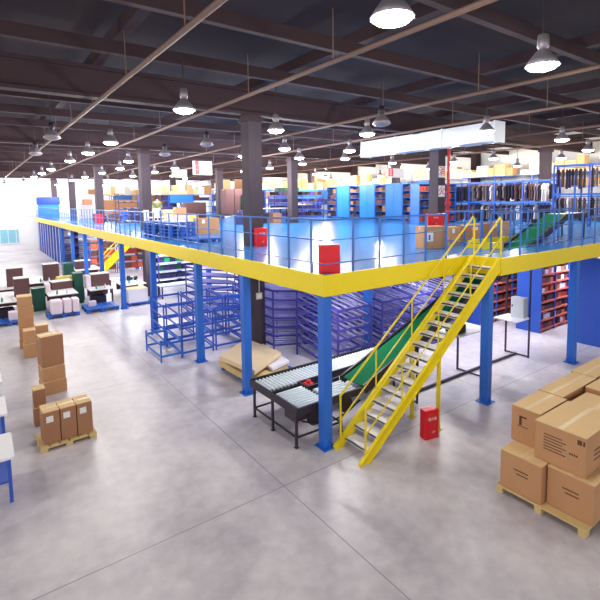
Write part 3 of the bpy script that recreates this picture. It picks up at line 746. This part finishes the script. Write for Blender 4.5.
# blue plastic pallets stacked behind the railing
for s_, (x, y, n) in enumerate(((1.0, 11.6, 5), (1.15, 10.2, 5))):
    for k in range(n):
        pallet('blue plastic pallet, %s up in the %s stack on the deck' % (('lowest', 'second', 'third', 'fourth', 'topmost')[k], ('farther', 'nearer')[s_]), x, y, 1.0, 1.1, pblu, 0, Z + k * .125, 'pallets stacked on the deck', h=.125)
pallet('single flat blue pallet lying in front of the pallet stacks', 1.35, 8.4, 1.0, 1.1, pblu, 0, Z, h=.12)
carton('brown carton with white label right of the blue pallet stacks', 3.0, 11.7, Z, .95, .5, .66, 0, card, lab=True)
carton('pinkish white carton between pallet stacks and brown carton', 2.35, 13.2, Z, .8, .5, .75, 0, pink)
# cartons behind the stairs
t = carton('large brown carton with white picture label behind the front railing', 5.2, 1.75, Z, .72, .45, .6, radians(-20), card)
MB().box(-.3, -.08, -.235, -.228, .2, .44).build('picture_label', paper, t)
MB().box(-.22, -.17, -.24, -.235, .24, .38).build('printed_figure', blud, t)
for k in range(6):
    carton('brown carton %s from left in the row behind the staircase top' % ('first', 'second', 'third', 'fourth', 'fifth', 'sixth')[k], 6.3 + k * .75, 2.0 + .12 * k, Z, .5, .5, .52, 0, rnd.choice([card, cardd]), lab=k % 2 == 0)

# blue cabinets and shelves along the back
def bshelf(label, x, y, w=.95, h=2.35, open_=False, group=None, rz=0, z=Z):
    t = thing('storage_shelf' if open_ else 'blue_cabinet', label, 'shelf' if open_ else 'cabinet', (x, y, z), rz, group)
    if not open_:
        MB().box(-w / 2, w / 2, 0, .6, .05, h).build('cabinet_body', cyanb, t, .01)
        MB().box(-w / 2 + .03, -.01, -.012, 0, .08, h - .05).build('door', cyanb, t); MB().box(.01, w / 2 - .03, -.012, 0, .08, h - .05).build('door', cyanb, t)
        MB().box(-w / 2, w / 2, .03, .57, 0, .05).build('plinth', drk, t)
    else:
        MB().box(-w / 2, w / 2, .56, .6, .05, h).build('back_panel', blud, t)
        for sx in (-w / 2, w / 2 - .05): MB().box(sx, sx + .05, 0, .56, 0, h).build('upright', blu, t)
        for k in range(6): MB().box(-w / 2 + .05, w / 2 - .05, 0, .56, .08 + k * (h - .12) / 5, .11 + k * (h - .12) / 5).build('shelf', blu, t)
    return t
order4 = ['first', 'second', 'third', 'fourth', 'fifth']
CX = 17.0
cab_y = ((19.6, 18.27), (17.13, 15.71), (14.66, 13.29), (12.18, 10.84))
for k, (ya, yb) in enumerate(cab_y):
    bshelf('tall blue cabinet, %s from left in the rear line of cabinets' % order4[k], CX, (ya + yb) / 2, ya - yb, 2.37, group='rear blue cabinets', rz=-pi / 2)
    y1 = cab_y[k + 1][0] if k < 3 else None
    gaps = [(yb, y1)] if y1 else []
    if k == 0: gaps.append((20.8, 19.65))
    for gi, (ga, gb) in enumerate(gaps):
        w = ga - gb - .03; yc = (ga + gb) / 2
        bshelf('open blue shelf of dark goods %s of the %s blue cabinet' % ('left' if gi else 'right', order4[k]), CX, yc, w, 2.3, open_=True, group='rear open shelves', rz=-pi / 2)
        for l in range(5):
            for i in range(3):
                hh = rnd.uniform(.18, .36)
                o = MB().box(.02, .42, -.14, .14, 0, hh).build('packed_item', rnd.choice([cardk, clothA, cardk, cardd, clothC, clothE, clothA]))
                o.location = (CX, yc + (i - 1) * .3, Z + .112 + l * .436); tag(o, 'small packed item on the rear open shelves', 'packed item', 'items on rear open shelves')
# low basket racks left of the cabinets
for k, (x, y) in enumerate(((12.7, 20.4), (14.75, 20.0))):
    t = flow_rack(('wide violet shelf rack left of the blue cabinets, farther one', 'wide violet shelf rack left of the blue cabinets, nearer one')[k], x, y, 1.9, .8, 1.75, 4, 8, vio, blud, trk, 'violet shelf racks on the deck', .05, Z)
    for l in range(4):
        for i in range(5):
            o = MB().box(-.15, .15, -.3, .3, 0, .24).build('dark_basket', rnd.choice([clothE, clothA, vio, cardk])); o.location = (x - .72 + i * .36, y, Z + .262 + l * .4833)
            tag(o, 'dark basket on the violet shelf racks', 'basket', 'baskets on the violet racks')
for k in range(4):
    carton('green crate on top of the violet shelf rack', 12.4 + k * .45, 20.4, Z + 1.96, .42, .5, .28, 0, grn, 'green crates on the violet rack', seam=False, cat='crate', nm='green_crate')
# clothes rails
def clothes(label, x, y, L, rz, z=Z, tiers=(2.2, 1.15), group=None, seed=1, dens=.1, glabel='garment'):
    t = thing('clothes_rack', label, 'clothes rack', (x, y, z), rz, group)
    n = max(1, round(L / 1.5))
    for i in range(n + 1):
        X = L * i / n
        for yy in (-.3, .3): MB().box(X - .035, X + .035, yy - .035, yy + .035, 0, tiers[0] + .15).build('upright', blud, t)
    for h in tiers:
        MB().tube([(0, 0, h), (L, 0, h)], .02, 6).build('hanging_rail', blu, t)
        m = MB()
        for yy in (-.3, .3): m.bar((0, yy, h + .1), (L, yy, h + .1), .05, .08)
        m.build('top_beam', blu, t)
        r = random.Random(seed + int(h * 10)); M = Matrix.Translation((x, y, z)) @ Matrix.Rotation(rz, 4, 'Z')
        X = .12
        while X < L - .1:
            if abs((X / L * n) - round(X / L * n)) * L / n < .09: X += .04; continue
            ln = r.uniform(.7, .95); w = r.uniform(.18, .235); th = r.uniform(.02, .035)
            m = MB()
            prof = [(-.05, -.03), (.05, -.03), (w, -.14), (w + .02, -.32), (w - .06, -.3), (w - .03, -ln), (-w + .03, -ln), (-w + .06, -.3), (-w - .02, -.32), (-w, -.14)]
            nn = len(prof)
            m.add([(-th, a, b) for a, b in prof] + [(th, a, b) for a, b in prof], [tuple(range(nn)), tuple(reversed(range(nn, 2 * nn)))] + [(k, nn + k, nn + (k + 1) % nn, (k + 1) % nn) for k in range(nn)])
            o = m.build('garment', r.choice([clothA, clothA, clothE, clothB, clothC, clothA, clothA, clothE, clothB, clothD])); o.matrix_world = M @ Matrix.Translation((X, 0, h - .02)) @ Matrix.Rotation(r.uniform(-.08, .08), 4, 'Z')
            tag(o, glabel, 'garment', glabel)
            X += dens * r.uniform(.9, 1.5)
clothes('long blue clothes rack of two tiers behind the deck stairs', 17.6, 10.2, 6.0, -pi / 2, tiers=(2.05, 1.0), seed=3, dens=.115, glabel='garment hanging on the long two tier clothes rack')
clothes('tall blue clothes rack at the upper right', 17.0, 4.0, 4.2, radians(-78), tiers=(2.65, 1.35), seed=9, dens=.12, glabel='garment hanging on the tall clothes rack at right')
# dark goods shelf between column and clothes rails
for k in range(2):
    t = bshelf(('open blue shelf with dark red goods behind the red pipe', 'second open blue shelf with dark red goods behind the red pipe')[k], 14.85 + k * 1.45, 9.6 - k * .3, 1.35, 2.15, True)
    for l in range(5):
        for i in range(4):
            o = MB().box(-.13, .13, 0, .4, 0, .28).build('dark_red_box', rnd.choice([cardk, redgoods, clothA, clothE])); o.location = (14.85 + k * 1.45 - .45 + i * .3, 9.66 - k * .3, Z + .113 + l * .406)
            tag(o, 'dark red box on the open shelves behind the red pipe', 'box', 'dark red boxes')

# long rear storage rows with cartons coloured as warmly lit near the roof lights
def long_row(label, x, y0, y1, h, ncart, along='y', seed=1, pan=True, mset=(warm, cardl, warm, card, warm, paper), z=Z, panel=cyanb):
    r = random.Random(seed); L = y1 - y0
    t = thing('storage_rack', label, 'storage rack', (x, y0, z) if along == 'y' else (y0, x, z), 0 if along == 'y' else 0)
    def B(a0, a1, b0, b1, c0, c1): return (b0, b1, a0, a1, c0, c1) if along == 'y' else (a0, a1, b0, b1, c0, c1)
    n = max(1, round(L / 2.5))
    for i in range(n + 1):
        a = L * i / n; MB().box(*B(a - .04, a + .04, 0, .06, 0, h)).box(*B(a - .04, a + .04, .8, .86, 0, h)).build('upright', blud, t)
    for k in range(4): MB().box(*B(0, L, 0, .86, .3 + (h - .32) * k / 3, .34 + (h - .32) * k / 3)).build('shelf', blu, t)
    for i in range(n):
        if i % 2 and pan: MB().box(*B(L * i / n + .1, L * (i + 1) / n - .1, -.02, 0, h * .62, h - .02)).build('side_panel', panel, t)
    for k in range(4):
        zz = z + .342 + (h - .32) * k / 3
        a = .1
        while a < L - .6:
            w = r.uniform(.35, .85) if k == 3 else r.uniform(.7, 1.1); hh = r.uniform(.28, .52) if k < 3 else r.uniform(.25, 1.0)
            if r.random() < (.92 if k == 3 else 0 if k == 0 else .55):
                o = MB().box(*B(0, w - .04, 0, .6, 0, hh)).build('stored_carton', r.choice(mset if k == 3 else (cardd, card, cardk, clothE, paper, cardk)))
                o.location = (x + .1, y0 + a, zz) if along == 'y' else (y0 + a, x + .1, zz)
                tag(o, 'carton stored on the ' + label, 'cardboard box', 'cartons on ' + label)
            a += w
long_row('long rear rack by the right wall', 22.3, .6, 17.5, 2.7, 0, 'y', 5, pan=False)
long_row('far rear rack beyond the cabinets', 22.0, 18.6, 42.0, 2.5, 0, 'y', 8)
long_row('rack across the deck beyond the white work table', 29.0, 11.8, 21.2, 2.3, 0, 'x', 11)
long_row('rack crossing the deck before the far wall', 34.0, 7.0, 19.0, 2.0, 0, 'x', 21, (card, warm, clothE, cardl, warm))
long_row('rack behind the violet shelf racks', 24.0, 13.5, 21.5, 2.2, 0, 'x', 41)
long_row('brown carton rack at the far end by the white wall', 42.0, 4.2, 13.0, 2.0, 0, 'x', 31, (card, cardd))
# brown cardboard walls at far left of deck
for k in range(7):
    carton('broad brown carton block standing far off by the end wall', 5.0 + k * .98, 38.0, Z, .95, 1.0, 2.0 - (.4 if k < 3 else 0), 0, cardd, 'carton blocks by the end wall', seam=False)
# dark brown tall boxes in the middle
for k in range(3):
    carton('tall dark brown carton block, %s of three behind the blue pallets' % order4[k], 8.0 + k * .62, 19.6, Z + .55, .58, .7, 1.55, 0, cardk, top=cardd)
t = thing('long_table', 'long low table beneath the tall dark brown carton blocks', 'table', (8.3, 19.6, Z)); MB().box(-1.1, 1.3, -.45, .45, .5, .54).build('table_top', drk, t)
for sx in (-1, 1.2):
    for sy in (-.4, .4): MB().box(sx - .03, sx + .03, sy - .03, sy + .03, 0, .5).build('leg', blud, t)
carton('dark brown block left of the tall carton blocks', 6.9, 22.4, Z + .1, 1.5, .7, 1.2, 0, cardk)
t = thing('work_table', 'white work table on the deck left of the slim column', 'table', (9.6, 17.2, Z))
MB().box(-1.1, 1.1, -.4, .4, .86, .9).build('table_top', wht, t)
for sx in (-1, 1):
    for sy in (-.35, .35): MB().box(sx - .03, sx + .03, sy - .03, sy + .03, 0, .86).build('leg', drk, t)
carton('brown carton below the white work table on the deck', 10.0, 17.2, Z, .6, .5, .6, 0, cardd)
carton('dark carton below the white work table, left one', 9.1, 17.2, Z, .6, .5, .6, 0, clothA)
carton('green bin like box standing on the white work table', 9.0, 18.9, Z, .6, .5, 1.75, 0, grn, seam=False, cat='bin', nm='green_bin')
carton('dark navy rack block behind the white work table', 10.6, 20.9, Z, 1.5, .6, 2.0, 0, clothE)
carton('second green bin left of the nearest column', 8.3 - .3, 16.9, Z + .803, .5, .5, .8, 0, grn, seam=False, cat='bin', nm='green_bin')
carton('dark navy block behind the railing left of the nearest column', 7.9, 17.0, Z, 1.1, .6, .8, 0, clothE)
# yellow paper rolls and figures of clutter behind the pallets
for k in range(7):
    carton('yellowish brown carton in the heap behind the pallet stacks', 3.9 + (k % 4) * .79, 21.2, Z + (.0 if k < 4 else .505), .66 - .06 * (k % 3), .6, .5 - (.12 * (k % 2) if k > 3 else 0), rnd.uniform(-.08, .08), rnd.choice([cardl, cardl, card, yelb]), 'carton heap')
for k in range(4):
    carton('blue tote in the far left clutter on the deck', 4.0 + k * 1.2, 25.4, Z + .0, .9, .6, 1.0 + .1 * (k % 2), 0, cyanb if k % 2 else clothE, 'far blue totes', seam=False, cat='tote', nm='blue_tote')
# far left end of deck
t = thing('blue_cabinet', 'dark blue board cabinet at the far end corner of the deck', 'cabinet', (2.0, 44.6, Z)); MB().box(-1.9, .1, 0, .5, 1.25, 2.0).build('upper_board', mat('navy_panel', (36, 62, 160)), t); MB().box(-1.8, .0, .02, .5, 0, 1.25).build('lower_panel', cyanb, t)
t = thing('white_rack', 'pale mesh rack next to the dark blue board', 'rack', (3.2, 36.5, Z))
for k in range(12): MB().box(-.8 + k * .14, -.78 + k * .14, 0, .03, 0, 1.15).build('mesh_bar', whtp, t)
MB().box(-.85, .8, -.3, .5, 1.15, 1.18).build('top_shelf', pink, t)
carton('brown carton on the pale mesh rack', 3.1, 36.6, Z + 1.181, .7, .5, .5, 0, cardd)
carton('pale pink tall carton behind the pale mesh rack', 3.4, 38.2, Z, 1.2, .6, 2.1, 0, pink)
for k in range(8):
    carton('dark or brown pack on the deck floor beyond the third column', 2.6 + (k % 4) * .8, 29.0 + (k // 4) * 1.6, Z, .6, .5, .4 + .15 * (k % 3), 0, rnd.choice([clothE, cardd, clothC, blud]), 'packs on the far deck floor')
t = thing('white_post', 'white post with a flat table arm beside the second column', 'stand', (1.5, 15.0, Z)); MB().box(-.09, .09, -.09, .09, 0, 1.0).build('post', whtp, t); MB().box(-.02, 1.3, -.2, .2, .62, .67).build('arm_top', wht, t)
t = flow_rack('dark blue wire rack left of the second column', 2.6, 22.0, 1.3, .8, 1.9, 5, 3, conc, conc, trk, None, .02, Z)

# person standing on the deck behind the stacked pallets
def skinned(name, pts, edges, m, parent, root=0):
    import bmesh
    me = bpy.data.meshes.new(name); bm = bmesh.new(); lay = bm.verts.layers.skin.verify()
    vs = []
    for i, p in enumerate(pts):
        v = bm.verts.new(p[:3]); r = p[3]; v[lay].radius = (r, p[4] if len(p) > 4 else r); v[lay].use_root = (i == root); vs.append(v)
    for a, b in edges: bm.edges.new((vs[a], vs[b]))
    bm.to_mesh(me); bm.free()
    o = bpy.data.objects.new(name, me); C.objects.link(o); o.parent = parent; me.materials.append(m)
    o.modifiers.new('skin', 'SKIN').use_smooth_shade = True
    sd = o.modifiers.new('sub', 'SUBSURF'); sd.levels = sd.render_levels = 1
    return o
pr = thing('person', 'person with dark hair in an olive top and pale apron behind the stacked pallets', 'person', (3.55, 19.6, DZ), radians(-35))
skin = mat('skin_tone', (214, 166, 140), .6)
body = [(0, 0, .92, .14, .1), (0, 0, 1.1, .12, .09), (0, 0, 1.32, .15, .1), (0, 0, 1.42, .06), (0, -.01, 1.5, .055), (0, -.01, 1.58, .085, .09), (0, -.015, 1.66, .08, .09),
        (.19, 0, 1.36, .055), (.25, -.02, 1.1, .045), (.2, -.22, 1.0, .035), (.16, -.32, 1.02, .03), (-.19, 0, 1.36, .055), (-.25, -.02, 1.1, .045), (-.2, -.22, 1.0, .035), (-.16, -.32, 1.02, .03),
        (.09, 0, .82, .09), (.1, 0, .47, .06), (.1, .02, .09, .045), (.1, -.12, .04, .035), (-.09, 0, .82, .09), (-.1, 0, .47, .06), (-.1, .02, .09, .045), (-.1, -.12, .04, .035)]
ed = [(0, 1), (1, 2), (2, 3), (3, 4), (4, 5), (5, 6), (2, 7), (7, 8), (8, 9), (9, 10), (2, 11), (11, 12), (12, 13), (13, 14), (0, 15), (15, 16), (16, 17), (17, 18), (0, 19), (19, 20), (20, 21), (21, 22)]
skinned('body', body, ed, skin, pr)
g = lambda ids, e: [tuple(body[i][:3]) + tuple(r + e for r in body[i][3:]) for i in ids]
skinned('olive_top', g((0, 1, 2, 7, 8, 9, 11, 12, 13), .018), [(0, 1), (1, 2), (2, 3), (3, 4), (4, 5), (2, 6), (6, 7), (7, 8)], mat('olive_cloth', (128, 124, 62), .9), pr)
skinned('trousers', g((0, 15, 16, 17, 19, 20, 21), .016), [(0, 1), (1, 2), (2, 3), (0, 4), (4, 5), (5, 6)], clothE, pr)
MB().lathe(0, .0, [(0, 1.765), (.06, 1.755), (.1, 1.71), (.112, 1.65), (.11, 1.58), (.095, 1.52)], 14).build('hair', clothA, pr).scale = (1, 1, 1)
MB().box(-.15, .15, -.16, -.14, .55, 1.0).build('apron', clothD, pr)

# ------------------------------------------------------------------ lighting and camera
wd = bpy.data.worlds.new('daylight'); bpy.context.scene.world = wd; wd.use_nodes = True
bg = wd.node_tree.nodes['Background']; bg.inputs['Color'].default_value = (1, .97, .97, 1); bg.inputs['Strength'].default_value = .9

cam = bpy.data.cameras.new('camera'); co = bpy.data.objects.new('camera', cam); C.objects.link(co)
f = 453.836; pit, rol, yaw, y0 = .09, -.014, .623, 241.04
pit, rol, yaw = CAMP = (0.0903633, -0.0139, 0.6231)
fw = Vector((sin(yaw) * cos(pit), cos(yaw) * cos(pit), -sin(pit)))
rt = Vector((cos(yaw), -sin(yaw), 0)); up = rt.cross(fw)
r2 = rt * cos(rol) + up * sin(rol); u2 = -rt * sin(rol) + up * cos(rol)
M = Matrix((r2, u2, -fw)).transposed().to_4x4(); M.translation = Vector((-5.031, -6.28, 4.652))
co.matrix_world = M
cam.sensor_width = 36; cam.sensor_fit = 'HORIZONTAL'; cam.lens = f / 600 * 36; cam.shift_y = -(300 - y0) / 600; cam.clip_end = 200; cam.clip_start = .05
sc = bpy.context.scene; sc.camera = co
sc.view_settings.view_transform = 'Standard'; sc.view_settings.look = 'None'; sc.view_settings.gamma = 1; sc.view_settings.exposure = .55
sc.view_settings.use_curve_mapping = False
